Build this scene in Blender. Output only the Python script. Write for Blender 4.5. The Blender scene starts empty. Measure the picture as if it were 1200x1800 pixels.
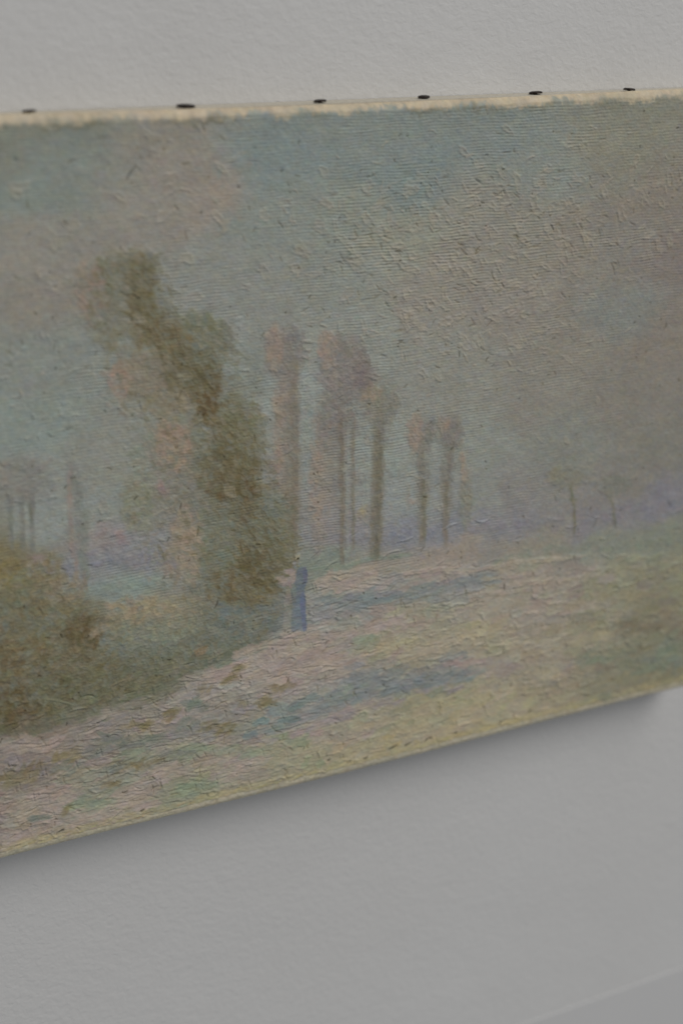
import bpy, bmesh, math, random
import numpy as np
from mathutils import Matrix, Vector

scene = bpy.context.scene
rng = np.random.default_rng(11)
random.seed(11)

# ------------------------------------------------------------------ camera
ZT = 1.50                       # height of the top of the canvas above the floor
CAM = Vector((0.0, -0.6893, ZT + 0.0569))
RIGHT = Vector((0.89892, 0.0, -0.0)); HEAD = math.radians(25.985); PITCH = math.radians(20.276)
cam_data = bpy.data.cameras.new("camera"); cam = bpy.data.objects.new("camera", cam_data)
scene.collection.objects.link(cam); scene.camera = cam
cam_data.sensor_fit = 'VERTICAL'; cam_data.sensor_height = 36.0; cam_data.sensor_width = 24.0
cam_data.lens = 50.0; cam_data.clip_start = 0.02; cam_data.clip_end = 50
# heading turned to the right of the wall's normal, tilted down, no roll
cam.location = CAM
cam.rotation_euler = (math.radians(90) - PITCH, 0.0, -HEAD)
cam_data.dof.use_dof = True
cam_data.dof.focus_distance = 0.805
cam_data.dof.aperture_fstop = 3.2

# ------------------------------------------------------------------ light
world = bpy.data.worlds.new("World"); scene.world = world; world.use_nodes = True
bg = world.node_tree.nodes["Background"]
bg.inputs[0].default_value = (0.93, 0.96, 1.0, 1); bg.inputs[1].default_value = 0.228

def area(name, loc, target, sx, sy, power, color):
    l = bpy.data.lights.new(name, 'AREA'); l.shape = 'RECTANGLE'; l.size = sx; l.size_y = sy
    l.energy = power; l.color = color
    o = bpy.data.objects.new(name, l); scene.collection.objects.link(o)
    o.location = loc
    o.rotation_euler = (Vector(target) - Vector(loc)).to_track_quat('-Z', 'Y').to_euler()
    return o
area("ceiling_light", (2.5, -3.4, ZT + 4.1), (0.36, 0, ZT - 0.2), 3.8, 3.6, 174.0, (1.0, 0.975, 0.94))

scene.view_settings.view_transform = 'Standard'; scene.view_settings.look = 'None'
scene.view_settings.exposure = 0.0; scene.view_settings.gamma = 1.0

# ------------------------------------------------------------------ helpers
def tag(o, label=None, cat=None, group=None, kind=None):
    if label: o["label"] = label
    if cat: o["category"] = cat
    if group: o["group"] = group
    if kind: o["kind"] = kind
    return o

def link(name, me, parent=None, mat=None):
    o = bpy.data.objects.new(name, me); scene.collection.objects.link(o)
    if mat: me.materials.append(mat)
    if parent is not None: o.parent = parent
    return o

def new_mat(name):
    m = bpy.data.materials.new(name); m.use_nodes = True
    nt = m.node_tree
    return m, nt, nt.nodes["Principled BSDF"]

def node(nt, kind, **kw):
    n = nt.nodes.new(kind)
    for k, v in kw.items():
        if k in n.inputs: n.inputs[k].default_value = v
        else: setattr(n, k, v)
    return n

def s2l(c):
    c = np.asarray(c, float) / 255.0
    return np.where(c <= 0.04045, c / 12.92, ((c + 0.055) / 1.055) ** 2.4)

# ------------------------------------------------------------------ materials
def wall_material():
    m, nt, b = new_mat("painted_plaster")
    tc = node(nt, 'ShaderNodeTexCoord')
    mp = node(nt, 'ShaderNodeMapping'); mp.inputs['Scale'].default_value = (1, 1, 1.25)
    nt.links.new(tc.outputs['Object'], mp.inputs[0])
    # base colour: white paint, very slightly uneven
    n0 = node(nt, 'ShaderNodeTexNoise', Scale=3.0, Detail=5.0, Roughness=0.6)
    nt.links.new(tc.outputs['Object'], n0.inputs['Vector'])
    r0 = node(nt, 'ShaderNodeValToRGB')
    r0.color_ramp.elements[0].position = 0.3; r0.color_ramp.elements[0].color = (0.715, 0.705, 0.69, 1)
    r0.color_ramp.elements[1].position = 0.7; r0.color_ramp.elements[1].color = (0.755, 0.75, 0.74, 1)
    nt.links.new(n0.outputs[0], r0.inputs[0]); nt.links.new(r0.outputs[0], b.inputs['Base Color'])
    b.inputs['Roughness'].default_value = 0.62; b.inputs['Specular IOR Level'].default_value = 0.3
    # roller stipple + broad trowel waves + a few lumps
    n1 = node(nt, 'ShaderNodeTexNoise', Scale=250.0, Detail=3.0, Roughness=0.55, Distortion=0.4)
    n2 = node(nt, 'ShaderNodeTexNoise', Scale=38.0, Detail=3.0, Roughness=0.5, Distortion=0.8)
    n3 = node(nt, 'ShaderNodeTexNoise', Scale=6.0, Detail=2.0, Roughness=0.5)
    v = node(nt, 'ShaderNodeTexVoronoi', Scale=17.0); v.inputs['Randomness'].default_value = 1.0
    for n in (n1, n2, n3): nt.links.new(mp.outputs[0], n.inputs['Vector'])
    # lumps warped
    mixv = node(nt, 'ShaderNodeVectorMath', operation='MULTIPLY_ADD')
    nt.links.new(n2.outputs[1], mixv.inputs[0]); mixv.inputs[1].default_value = (0.05, 0.05, 0.05)
    nt.links.new(tc.outputs['Object'], mixv.inputs[2]); nt.links.new(mixv.outputs[0], v.inputs['Vector'])
    lump = node(nt, 'ShaderNodeMapRange'); lump.inputs[1].default_value = 0.0; lump.inputs[2].default_value = 0.16
    lump.inputs[3].default_value = 1.0; lump.inputs[4].default_value = 0.0; lump.interpolation_type = 'SMOOTHSTEP'
    nt.links.new(v.outputs['Distance'], lump.inputs[0])
    gate = node(nt, 'ShaderNodeMapRange'); gate.inputs[1].default_value = 0.5; gate.inputs[2].default_value = 0.72
    nt.links.new(n3.outputs[0], gate.inputs[0])
    lg = node(nt, 'ShaderNodeMath', operation='MULTIPLY'); nt.links.new(lump.outputs[0], lg.inputs[0]); nt.links.new(gate.outputs[0], lg.inputs[1])
    def madd(a, k, c=None):
        q = node(nt, 'ShaderNodeMath', operation='MULTIPLY_ADD'); nt.links.new(a, q.inputs[0]); q.inputs[1].default_value = k
        if c is None: q.inputs[2].default_value = 0.0
        else: nt.links.new(c, q.inputs[2])
        return q.outputs[0]
    h = madd(n1.outputs[0], 0.00085)
    h = madd(n2.outputs[0], 0.0007, h)
    h = madd(n3.outputs[0], 0.004, h)
    h = madd(lg.outputs[0], 0.0006, h)
    bp = node(nt, 'ShaderNodeBump'); bp.inputs['Strength'].default_value = 0.55; bp.inputs['Distance'].default_value = 1.0
    nt.links.new(h, bp.inputs['Height']); nt.links.new(bp.outputs[0], b.inputs['Normal'])
    return m

def paint_material():
    m, nt, b = new_mat("oil_paint")
    at = node(nt, 'ShaderNodeAttribute', attribute_name='pigment')
    tc = node(nt, 'ShaderNodeTexCoord')
    n = node(nt, 'ShaderNodeTexNoise', Scale=420.0, Detail=3.0, Roughness=0.6)
    nt.links.new(tc.outputs['Object'], n.inputs['Vector'])
    mr = node(nt, 'ShaderNodeMapRange'); mr.inputs[3].default_value = 0.86; mr.inputs[4].default_value = 1.14
    nt.links.new(n.outputs[0], mr.inputs[0])
    mul = node(nt, 'ShaderNodeVectorMath', operation='SCALE')
    nt.links.new(at.outputs['Color'], mul.inputs[0]); nt.links.new(mr.outputs[0], mul.inputs['Scale'])
    nt.links.new(mul.outputs[0], b.inputs['Base Color'])
    b.inputs['Roughness'].default_value = 0.55; b.inputs['Specular IOR Level'].default_value = 0.28
    n2 = node(nt, 'ShaderNodeTexNoise', Scale=700.0, Detail=3.0)
    nt.links.new(tc.outputs['Object'], n2.inputs['Vector'])
    bp = node(nt, 'ShaderNodeBump'); bp.inputs['Strength'].default_value = 0.5; bp.inputs['Distance'].default_value = 0.0005
    nt.links.new(n2.outputs[0], bp.inputs['Height']); nt.links.new(bp.outputs[0], b.inputs['Normal'])
    return m

def simple_mat(name, c1, c2, scale, rough, metal=0.0, bump=0.0):
    m, nt, b = new_mat(name)
    tc = node(nt, 'ShaderNodeTexCoord'); n = node(nt, 'ShaderNodeTexNoise', Scale=scale, Detail=4.0)
    nt.links.new(tc.outputs['Object'], n.inputs['Vector'])
    r = node(nt, 'ShaderNodeValToRGB')
    r.color_ramp.elements[0].position = 0.35; r.color_ramp.elements[0].color = (*c1, 1)
    r.color_ramp.elements[1].position = 0.65; r.color_ramp.elements[1].color = (*c2, 1)
    nt.links.new(n.outputs[0], r.inputs[0]); nt.links.new(r.outputs[0], b.inputs['Base Color'])
    b.inputs['Roughness'].default_value = rough; b.inputs['Metallic'].default_value = metal
    if bump:
        bp = node(nt, 'ShaderNodeBump'); bp.inputs['Distance'].default_value = bump
        nt.links.new(n.outputs[0], bp.inputs['Height']); nt.links.new(bp.outputs[0], b.inputs['Normal'])
    return m

M_WALL = wall_material()
M_PAINT = paint_material()
M_BOARD = simple_mat("grey_white_board_paint", (0.69, 0.685, 0.68), (0.715, 0.71, 0.705), 5, 0.6)
M_RAW = simple_mat("primed_canvas_margin", (0.50, 0.46, 0.38), (0.60, 0.56, 0.47), 300, 0.8, 0, 0.0002)
M_TACK = simple_mat("blackened_tack_iron", (0.018, 0.015, 0.014), (0.05, 0.035, 0.028), 500, 0.45, 0.7, 0.0001)
M_WOOD = simple_mat("pine_stretcher", (0.36, 0.25, 0.14), (0.46, 0.33, 0.2), 40, 0.7)

# ------------------------------------------------------------------ wall
TH = 0.026                      # the stretched canvas stands this far off the wall
def box(name, x0, x1, y0, y1, z0, z1, mat, parent=None, bev=0.0):
    bm = bmesh.new(); bmesh.ops.create_cube(bm, size=1.0)
    for v in bm.verts:
        v.co = Vector((x0 + (v.co.x + .5) * (x1 - x0), y0 + (v.co.y + .5) * (y1 - y0), z0 + (v.co.z + .5) * (z1 - z0)))
    if bev: bmesh.ops.bevel(bm, geom=bm.edges[:], offset=bev, segments=3, affect='EDGES', profile=0.5)
    me = bpy.data.meshes.new(name); bm.to_mesh(me); bm.free()
    return link(name, me, parent, mat)

wall = tag(box("wall", -1.6, 2.6, TH, TH + 0.12, ZT - 1.5, ZT + 1.3, M_WALL), "white painted plaster wall with fine roller texture", "wall", kind="structure")
# plain flush board low on the wall whose top line shows in the corner of the picture
skirt = tag(box("skirting_board", -1.6, 2.6, TH - 0.0005, TH + 0.02, ZT - 1.495, ZT - 0.668, M_BOARD, None, 0.0003),
            "white painted board along the lower part of the wall", "skirting", kind="structure")

# ------------------------------------------------------------------ the painting: layout
# layout points were measured in a 1200 x 1800 frame; this fixed plane-to-plane map turns them into metres on the canvas
F = 2500.0
sp, cp, sh, ch = math.sin(PITCH), math.cos(PITCH), math.sin(HEAD), math.cos(HEAD)
R0 = np.array([ch, -sh, 0.0]); R2 = np.array([sh * cp, ch * cp, -sp]); R1 = np.array([-sh * sp, -ch * sp, -cp])
def L(x, y):                    # -> (s from the left edge of the canvas, t down from its top), metres
    a = (np.asarray(x, float) - 600) / F; b = (np.asarray(y, float) - 900) / F
    d = [a * R0[i] + b * R1[i] + R2[i] for i in range(3)]
    k = 0.6893 / d[1]
    return k * d[0] - X0, -(0.0569 + k * d[2])
X0, X1, HH = 0.062, 0.607, 0.400
WW = X1 - X0
PX = 1 / 3000.0                 # one layout unit is about this many metres
DS = 0.00040
ns = int(WW / DS); nt_ = int(HH / DS)
S = np.linspace(0, WW, ns); T = np.linspace(0, HH, nt_)
ds, dt = S[1] - S[0], T[1] - T[0]
SS, TT = np.meshgrid(S, T)

def noise2(cell_s, cell_t, seed):
    r = np.random.default_rng(seed)
    a = int(WW / cell_s) + 4; b = int(HH / cell_t) + 4
    g = r.random((b, a))
    u = SS / cell_s + 1; v = TT / cell_t + 1
    i = u.astype(int); j = v.astype(int); fu = u - i; fv = v - j
    fu = fu * fu * (3 - 2 * fu); fv = fv * fv * (3 - 2 * fv)
    return (g[j, i] * (1 - fu) + g[j, i + 1] * fu) * (1 - fv) + (g[j + 1, i] * (1 - fu) + g[j + 1, i + 1] * fu) * fv

# ---- underpainting: scattered colour notes blended over the canvas
NOTES = """
-150 260 112 116 109|0 250 112 115 108|100 300 113 120 117|300 300 124 120 114|360 340 129 122 116|250 380 124 122 117|480 290 111 122 123|450 400 117 123 120
700 250 113 121 120|700 300 108 119 120|600 380 118 124 119|850 240 112 120 119|950 300 116 122 119|1100 250 117 117 108|1150 350 116 111 105|900 380 121 120 114
1300 250 114 112 106|1300 400 112 107 102|1300 600 112 107 102|1300 800 110 108 104
700 430 123 125 117|800 450 123 120 114|1000 420 121 117 110|1100 420 116 114 110|1180 450 113 107 104|600 480 121 125 121|750 520 126 123 117|900 550 123 119 114
1000 600 119 116 110|1150 600 116 111 106|1080 560 112 115 113|650 600 124 128 124|800 650 123 124 119|950 700 120 118 113|1100 700 115 112 107|850 780 121 125 121
1000 780 115 117 113|1150 800 113 112 107|900 860 118 117 116|1100 850 115 113 110|50 430 124 122 117|40 350 112 121 118|100 500 122 119 114|60 650 119 124 121
60 750 118 127 124|150 650 118 123 120|200 780 122 124 119|100 900 122 128 126|180 900 121 126 123|230 850 122 124 118|430 650 120 126 123|440 560 121 124 121|380 480 121 124 121
-150 450 122 120 115|-150 700 118 124 121|-150 900 118 122 120|540 700 124 130 128|700 800 124 130 127|720 890 124 129 128|850 850 120 123 121
160 960 126 122 122|230 970 121 121 125|150 1000 118 121 125|220 1030 117 127 123|150 1040 118 126 122|330 1020 120 120 116
600 950 120 119 124|700 940 116 118 126|800 930 115 117 125|900 925 116 116 121|1050 915 116 114 119|1150 890 113 112 120|1300 870 112 110 118
580 990 112 120 113|680 985 128 123 115|800 970 132 124 117|950 960 124 121 113|1050 955 116 119 111|1150 940 113 117 108|1300 930 111 114 104
620 1020 137 127 117|750 1010 133 124 117|900 1000 132 124 114|1000 1000 130 122 113|1100 1000 122 119 102|1180 1000 118 115 99|1300 1000 116 112 96
620 1060 116 118 118|750 1040 117 119 117|830 1020 118 120 115|700 1090 133 127 113|850 1080 135 127 116|950 1070 133 124 115|1080 1060 124 119 103|1180 1080 117 111 96
600 1110 137 127 121|700 1140 138 132 112|820 1120 138 131 114|920 1130 134 126 112|1020 1120 124 118 103|1140 1120 111 107 92|1300 1120 110 104 90
600 1160 136 126 119|740 1170 134 128 112|860 1180 132 123 115|980 1180 128 120 107|1080 1170 117 113 98|1160 1160 105 108 96|1300 1170 106 104 90
600 1210 114 115 116|700 1200 111 115 116|780 1190 112 113 114|840 1215 133 127 105|950 1230 132 124 107|1060 1220 118 113 97|1150 1200 113 107 90
560 1250 132 124 115|650 1250 134 126 115|740 1245 134 128 107|830 1260 139 131 105|920 1250 136 127 106|700 1300 138 130 110|800 1300 139 130 106|600 1300 135 126 112
540 1130 135 125 118|480 1150 134 125 119|420 1180 134 125 120|350 1200 128 121 115|470 1200 134 125 119|520 1190 135 126 121|500 1240 112 116 115|420 1260 122 116 112
300 1240 126 117 111|200 1270 122 115 109|100 1310 124 115 109|0 1330 120 111 108|400 1310 128 120 110|300 1290 120 114 109|200 1330 121 113 106|500 1310 131 126 110|-150 1380 118 110 105
100 1370 122 114 106|0 1400 122 112 106|250 1350 124 118 108|330 1330 127 121 108|400 1350 134 124 116|480 1340 130 125 110|60 1430 131 120 113|150 1400 122 120 108|240 1400 131 120 112
330 1390 122 122 106|0 1480 129 118 111|100 1470 129 118 111|200 1440 131 122 110|-150 1520 124 114 108|560 1340 134 128 109
-150 1000 98 94 76|0 1000 108 101 78|60 1010 106 101 80|30 1080 97 95 80|100 1080 104 98 80|160 1110 92 86 69|0 1140 100 94 76|100 1160 99 94 78|60 1200 97 98 86|150 1180 96 93 77
0 1230 90 80 64|100 1230 93 92 76|200 1210 94 93 79|0 1270 88 79 66|60 1280 98 91 80|250 1200 98 96 81|-150 1200 90 84 68
240 1075 128 120 102|290 1080 125 119 101|210 1110 119 117 101|280 1120 111 116 105|350 1110 106 111 100|330 1160 101 106 96|420 1120 98 105 98|470 1090 101 108 106|380 1150 97 101 90|260 1160 98 101 90
"""
pts = [tuple(float(v) for v in p.split()) for line in NOTES.strip().splitlines() for p in line.split('|')]
NP = np.array(pts); ns_, nt2 = L(NP[:, 0], NP[:, 1])
sub = 6
gs = SS[::sub, ::sub]; gt = TT[::sub, ::sub]
wob_s = (noise2(0.02, 0.014, 5)[::sub, ::sub] - .5) * 0.022
wob_t = (noise2(0.02, 0.012, 6)[::sub, ::sub] - .5) * 0.014
num = np.zeros(gs.shape + (3,)); den = np.zeros(gs.shape)
for (s, t, c) in zip(ns_, nt2, NP[:, 2:]):
    d2 = ((gs + wob_s - s) ** 2 * 0.55 + (gt + wob_t - t) ** 2 * 1.3) / 0.010 ** 2
    w = 1.0 / (0.08 + d2) ** 2.2
    num += w[..., None] * c; den += w
base = num / den[..., None]
def upsample(a):
    ii = np.clip(np.arange(nt_) / sub, 0, a.shape[0] - 1.001); jj = np.clip(np.arange(ns) / sub, 0, a.shape[1] - 1.001)
    i0 = ii.astype(int); j0 = jj.astype(int); fi = (ii - i0)[:, None, None]; fj = (jj - j0)[None, :, None]
    return (a[i0][:, j0] * (1 - fj) + a[i0][:, j0 + 1] * fj) * (1 - fi) + (a[i0 + 1][:, j0] * (1 - fj) + a[i0 + 1][:, j0 + 1] * fj) * fi
COL = upsample(base)
HGT = np.zeros((nt_, ns)); IMP = np.zeros((nt_, ns))
UNDER = COL.copy()

# ---- brush
def stroke(s, t, ang, ln, wd, col, alpha=0.9, h=0.0002, ridge=0.0003, bend=0.0, soft=0.25):
    r = 0.5 * math.hypot(ln, wd) * 1.15 + abs(bend) * ln
    j0 = max(0, int((s - r) / ds)); j1 = min(ns, int((s + r) / ds) + 2)
    i0 = max(0, int((t - r) / dt)); i1 = min(nt_, int((t + r) / dt) + 2)
    if j1 - j0 < 2 or i1 - i0 < 2: return
    x = SS[i0:i1, j0:j1] - s; y = TT[i0:i1, j0:j1] - t
    ca, sa = math.cos(ang), math.sin(ang)
    u = (x * ca + y * sa) / (ln * .5); v = (-x * sa + y * ca)
    v = (v - bend * ln * (u * u - .4)) / (wd * .5)
    p1, p2, p3 = random.random() * 6.28, random.random() * 6.28, random.random() * 6.28
    edge_v = 1.0 + 0.16 * np.sin(u * 4.2 + p1) + 0.08 * np.sin(u * 11 + p2)
    edge_u = 1.0 + 0.14 * np.sin(v * 4.5 + p3) + 0.09 * np.sin(v * 13 + p1)
    q = np.maximum(np.abs(u) / edge_u, np.abs(v) / edge_v)
    q = 0.6 * q + 0.4 * np.sqrt((u / edge_u) ** 2 + (v / edge_v) ** 2) * 0.82
    m = np.clip((1.0 - q) / soft, 0, 1); m = m * m * (3 - 2 * m)
    bris = np.sin(v * 17 + p2 + 0.8 * np.sin(u * 3 + p1)) * 0.5 + np.sin(v * 31 + p3) * 0.35
    a = (m * alpha * (1 - 0.18 * (0.5 + 0.5 * bris)))[..., None]
    C = COL[i0:i1, j0:j1]
    C += a * (np.asarray(col)[None, None] * (1 + 0.012 * bris[..., None]) - C)
    Hh = HGT[i0:i1, j0:j1]
    lw = min(.4, .0012 / wd)
    lip = np.exp(-((q - 1.0 + lw) / lw) ** 2) * (0.35 + 0.65 * np.clip(np.sin(u * 2.3 + p2) + 0.4 * np.sin(v * 3 + p3) + 0.3, 0, 1))
    nh = h * (0.8 + 0.2 * bris) * m + ridge * lip
    Hh += np.clip(m, 0, 1) * (-0.55 * Hh) + nh
    if h > 0.00008:
        I = IMP[i0:i1, j0:j1]; np.maximum(I, m, out=I)

def box1(a, n, ax):
    n = max(1, n); pad = [(0, 0)] * 3; pad[ax] = (n, n)
    c = np.cumsum(np.pad(a, pad, mode='edge'), axis=ax)
    hi = np.take(c, np.arange(2 * n, c.shape[ax]), axis=ax); lo = np.take(c, np.arange(0, c.shape[ax] - 2 * n), axis=ax)
    return (hi - lo) / (2 * n)
def soften(x0, x1, y0, y1, hs, vs, amt, feather=40):   # wet brush dragged over a region: colours run into each other
    s0, t0 = L(x0, y0); s1, t1 = L(x1, y1)
    b = box1(box1(COL, int(hs / ds), 1), int(vs / dt), 0); b = box1(box1(b, int(hs / ds), 1), int(vs / dt), 0)
    f = feather * PX
    m = np.clip(np.minimum(np.minimum(SS - s0, s1 - SS), np.minimum(TT - t0, t1 - TT)) / f, 0, 1) * amt
    COL[...] += m[..., None] * (b - COL)

def pick(s, t, src=None):
    src = UNDER if src is None else src
    j = min(ns - 1, max(0, int(s / ds))); i = min(nt_ - 1, max(0, int(t / dt)))
    return src[i, j]

def jit(c, k=3.0, hue=2.0):
    return np.asarray(c, float) + rng.normal(0, k) + rng.normal(0, hue, 3)

def dabs(cx, cy, rx, ry, cols, n, ln=(10, 22), wd=(6, 11), ang=0.0, spread=0.5, alpha=0.8, h=0.00012, ridge=0.00012, k=3.0, soft=0.4, rot=0.0):
    for _ in range(n):
        a = rng.random() * 6.283; r = math.sqrt(rng.random()) * (0.85 + 0.3 * rng.random())
        ex, ey = rx * r * math.cos(a), ry * r * math.sin(a)
        x = cx + ex * math.cos(rot) - ey * math.sin(rot); y = cy + ex * math.sin(rot) + ey * math.cos(rot)
        s, t = L(x, y)
        c = jit(cols[rng.integers(len(cols))], k)
        stroke(s, t, ang + rng.normal(0, spread), rng.uniform(*ln) * PX, rng.uniform(*wd) * PX, c, alpha * rng.uniform(.7, 1), h, ridge, rng.normal(0, .06), soft)

def path_dabs(path, wdt, cols, n, **kw):
    P = np.array(path, float); seg = np.r_[0, np.cumsum(np.hypot(*np.diff(P, axis=0).T))]
    for _ in range(n):
        q = rng.random() * seg[-1]; x = np.interp(q, seg, P[:, 0]); y = np.interp(q, seg, P[:, 1])
        dabs(x, y, wdt, wdt, cols, 1, **kw)

def line(path, wd, col, alpha=0.8, h=0.0001, ridge=0.0001, step=9, ln=24, wob=1.2, k=2.5, soft=0.5):
    P = np.array(path, float); seg = np.r_[0, np.cumsum(np.hypot(*np.diff(P, axis=0).T))]
    for q in np.arange(0, seg[-1] + 1, step):
        x = np.interp(q, seg, P[:, 0]) + rng.normal(0, wob); y = np.interp(q, seg, P[:, 1]) + rng.normal(0, wob)
        x2 = np.interp(min(q + 5, seg[-1]), seg, P[:, 0]); y2 = np.interp(min(q + 5, seg[-1]), seg, P[:, 1])
        x1 = np.interp(max(q - 5, 0), seg, P[:, 0]); y1 = np.interp(max(q - 5, 0), seg, P[:, 1])
        s, t = L(x, y); sa, ta = L(x1, y1); sb, tb = L(x2, y2)
        stroke(s, t, math.atan2(tb - ta, sb - sa), ln * PX, wd * PX * rng.uniform(.8, 1.2), jit(col, k), alpha, h, ridge, 0, soft)

def mass(cx, cy, rx, ry, col, alpha=.6, rot=0.0, rag=.9):
    s, t = L(cx, cy); rs, rt = rx * PX, ry * PX
    x = SS - s; y = TT - t
    R_ = max(rs, rt) * 1.8
    j0 = max(0, int((s - R_) / ds)); j1 = min(ns, int((s + R_) / ds) + 2); i0 = max(0, int((t - R_) / dt)); i1 = min(nt_, int((t + R_) / dt) + 2)
    if j1 - j0 < 2 or i1 - i0 < 2: return
    x = x[i0:i1, j0:j1]; y = y[i0:i1, j0:j1]
    c, n = math.cos(rot), math.sin(rot)
    q = np.sqrt(((x * c + y * n) / rs) ** 2 + ((-x * n + y * c) / rt) ** 2) + rag * (RAG[i0:i1, j0:j1] - .5)
    m = np.clip((1.15 - q) / .75, 0, 1); m = m * m * (3 - 2 * m) * alpha
    C = COL[i0:i1, j0:j1]; C += m[..., None] * (np.asarray(col, float) - C)
RAG = .5 * noise2(.006, .005, 21) + .3 * noise2(.0028, .0024, 22) + .2 * noise2(.0013, .0011, 23)

# ---- 1. whole surface: thin scumbled dabs picking up the underpainting
for _ in range(9000):
    s, t = rng.random() * WW, rng.random() * HH
    c = jit(pick(s + rng.normal(0, .008), t + rng.normal(0, .005)), 2.2, 2.0)
    stroke(s, t, rng.normal(0, .6), rng.uniform(7, 24) * PX, rng.uniform(5, 10) * PX, c, rng.uniform(.3, .75), 0.00003, 0.00005, rng.normal(0, .08), 0.5)

# ---- 2. distance: violet hills, pale fields
VIO = [(111, 113, 123), (114, 114, 122), (108, 111, 124), (118, 116, 121)]
for (x, y, rx, ry, n) in [(90, 1000, 40, 14, 16), (240, 985, 60, 14, 40), (180, 975, 40, 18, 14), (110, 1005, 20, 10, 8)]:
    dabs(x, y, rx, ry, VIO, n, alpha=.6)
dabs(165, 955, 40, 25, [(127, 117, 118), (130, 116, 118)], 20, alpha=.5)
dabs(215, 945, 14, 12, [(134, 112, 112)], 8, alpha=.55); dabs(60, 985, 18, 10, [(130, 114, 114)], 10, alpha=.5)
line([(600, 945), (700, 940), (800, 935), (860, 930)], 15, (112, 114, 122), .5, wob=7)
line([(850, 928), (940, 922), (1040, 912), (1120, 895), (1290, 868)], 15, (110, 109, 117), .5, wob=6)
line([(1080, 898), (1180, 882), (1290, 862)], 12, (107, 106, 117), .5, wob=5)
dabs(700, 935, 22, 14, [(107, 111, 124)], 10, alpha=.5); dabs(770, 935, 25, 12, [(108, 112, 123)], 8, alpha=.5)
line([(540, 1003), (600, 998), (650, 984), (720, 975)], 9, (106, 118, 110), .7)
line([(880, 980), (960, 972), (1060, 962), (1180, 950), (1290, 940)], 15, (110, 117, 108), .5, wob=5)
line([(900, 997), (1000, 985), (1090, 975)], 9, (116, 120, 111), .5, wob=4)
line([(150, 1040), (220, 1035), (300, 1020)], 16, (116, 128, 123), .5, wob=6)

# ---- 3. far trees
GRY = [(110, 110, 106), (114, 111, 109), (106, 108, 104)]
MAU = [(112, 106, 105), (117, 109, 107), (107, 103, 103)]
PCH = [(134, 118, 107), (131, 115, 106), (136, 121, 108)]
OLV = [(116, 112, 96), (112, 109, 95), (119, 115, 99)]
HAZ = [(112, 114, 108), (115, 115, 110), (109, 112, 107)]
dabs(45, 840, 50, 40, MAU + HAZ, 60, alpha=.45); dabs(5, 830, 25, 25, PCH, 10, alpha=.3)
for x in (20, 40, 58): line([(x, 870), (x + 1, 920), (x + 2, 960)], 8, (104, 106, 103), .55, wob=1)
line([(56, 893), (58, 918)], 5, (88, 92, 88), .6)
line([(128, 825), (140, 860), (148, 920), (150, 1000), (152, 1045)], 15, (107, 112, 108), .6, wob=3)
line([(122, 830), (125, 890), (130, 960), (135, 1000)], 8, (131, 116, 110), .55, wob=2)
line([(150, 1015), (151, 1040)], 5, (116, 104, 100), .6)
# distant pair on the right
dabs(995, 838, 34, 18, HAZ + OLV, 55, alpha=.5); dabs(980, 832, 16, 12, OLV, 20, alpha=.6)
dabs(1030, 842, 22, 18, HAZ, 18, alpha=.4)
dabs(1080, 852, 32, 20, HAZ + GRY, 55, alpha=.5)
mass(995, 838, 40, 22, (110, 110, 102), .55); mass(1082, 852, 38, 24, (105, 106, 100), .7); mass(978, 833, 20, 14, (116, 113, 98), .5)
line([(1004, 860), (1009, 890), (1009, 932)], 6, (98, 98, 84), .9, wob=.6)
line([(1066, 868), (1078, 885), (1081, 922)], 6, (98, 99, 89), .9, wob=.6)
# poplars
for (x, y, rx, ry, c, a) in [(500, 635, 36, 58, (114, 108, 106), .6), (482, 615, 16, 40, (131, 116, 107), .5), (510, 740, 24, 90, (114, 109, 104), .5), (496, 780, 13, 110, (128, 116, 108), .45), (512, 900, 20, 100, (113, 109, 102), .5), (484, 860, 14, 90, (121, 117, 113), .4), (503, 800, 28, 165, (121, 112, 105), .5), (517, 850, 16, 150, (109, 102, 94), .5), (573, 810, 24, 150, (125, 116, 107), .5), (596, 790, 20, 110, (110, 107, 103), .5), (562, 930, 24, 60, (122, 115, 112), .4), (745, 850, 18, 110, (111, 108, 101), .4), (787, 840, 17, 110, (110, 107, 102), .4),
                             (608, 655, 56, 70, (111, 104, 104), .7), (640, 660, 26, 44, (104, 98, 99), .6), (578, 612, 22, 34, (130, 114, 107), .55), (595, 750, 46, 70, (112, 108, 105), .6), (560, 840, 16, 130, (124, 116, 109), .5), (606, 870, 26, 120, (115, 112, 109), .5),
                             (670, 715, 38, 46, (111, 108, 100), .65), (690, 715, 18, 26, (103, 103, 98), .5), (664, 860, 17, 130, (106, 103, 94), .55),
                             (745, 765, 32, 46, (112, 109, 105), .65), (730, 765, 16, 40, (129, 115, 106), .5), (745, 880, 13, 80, (109, 106, 99), .5), (795, 765, 27, 44, (110, 106, 104), .65), (786, 860, 14, 90, (110, 107, 101), .5), (821, 880, 15, 60, (110, 111, 104), .6), (816, 825, 8, 30, (129, 116, 108), .45),
                             (995, 840, 42, 24, (111, 111, 104), .5), (1082, 853, 40, 24, (109, 110, 104), .5), (40, 840, 55, 46, (113, 110, 108), .45), (140, 920, 18, 100, (110, 112, 109), .45)]:
    mass(x, y, rx, ry, c, a)
def poplar(trunk, twd, tcol, crowns):
    line(trunk, twd, tcol, .62, wob=1.6)
    line([(x + twd * .15, y) for x, y in trunk], twd * .45, tuple(v - 6 for v in tcol), .5, wob=1.5)
    for (x, y, rx, ry, cols, n) in crowns: dabs(x, y, rx, ry, cols, n, ang=1.2, spread=.7, alpha=.55)
dabs(545, 780, 10, 150, [(126, 132, 130), (123, 130, 128)], 50, ang=1.57, spread=.2, alpha=.6)
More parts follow.
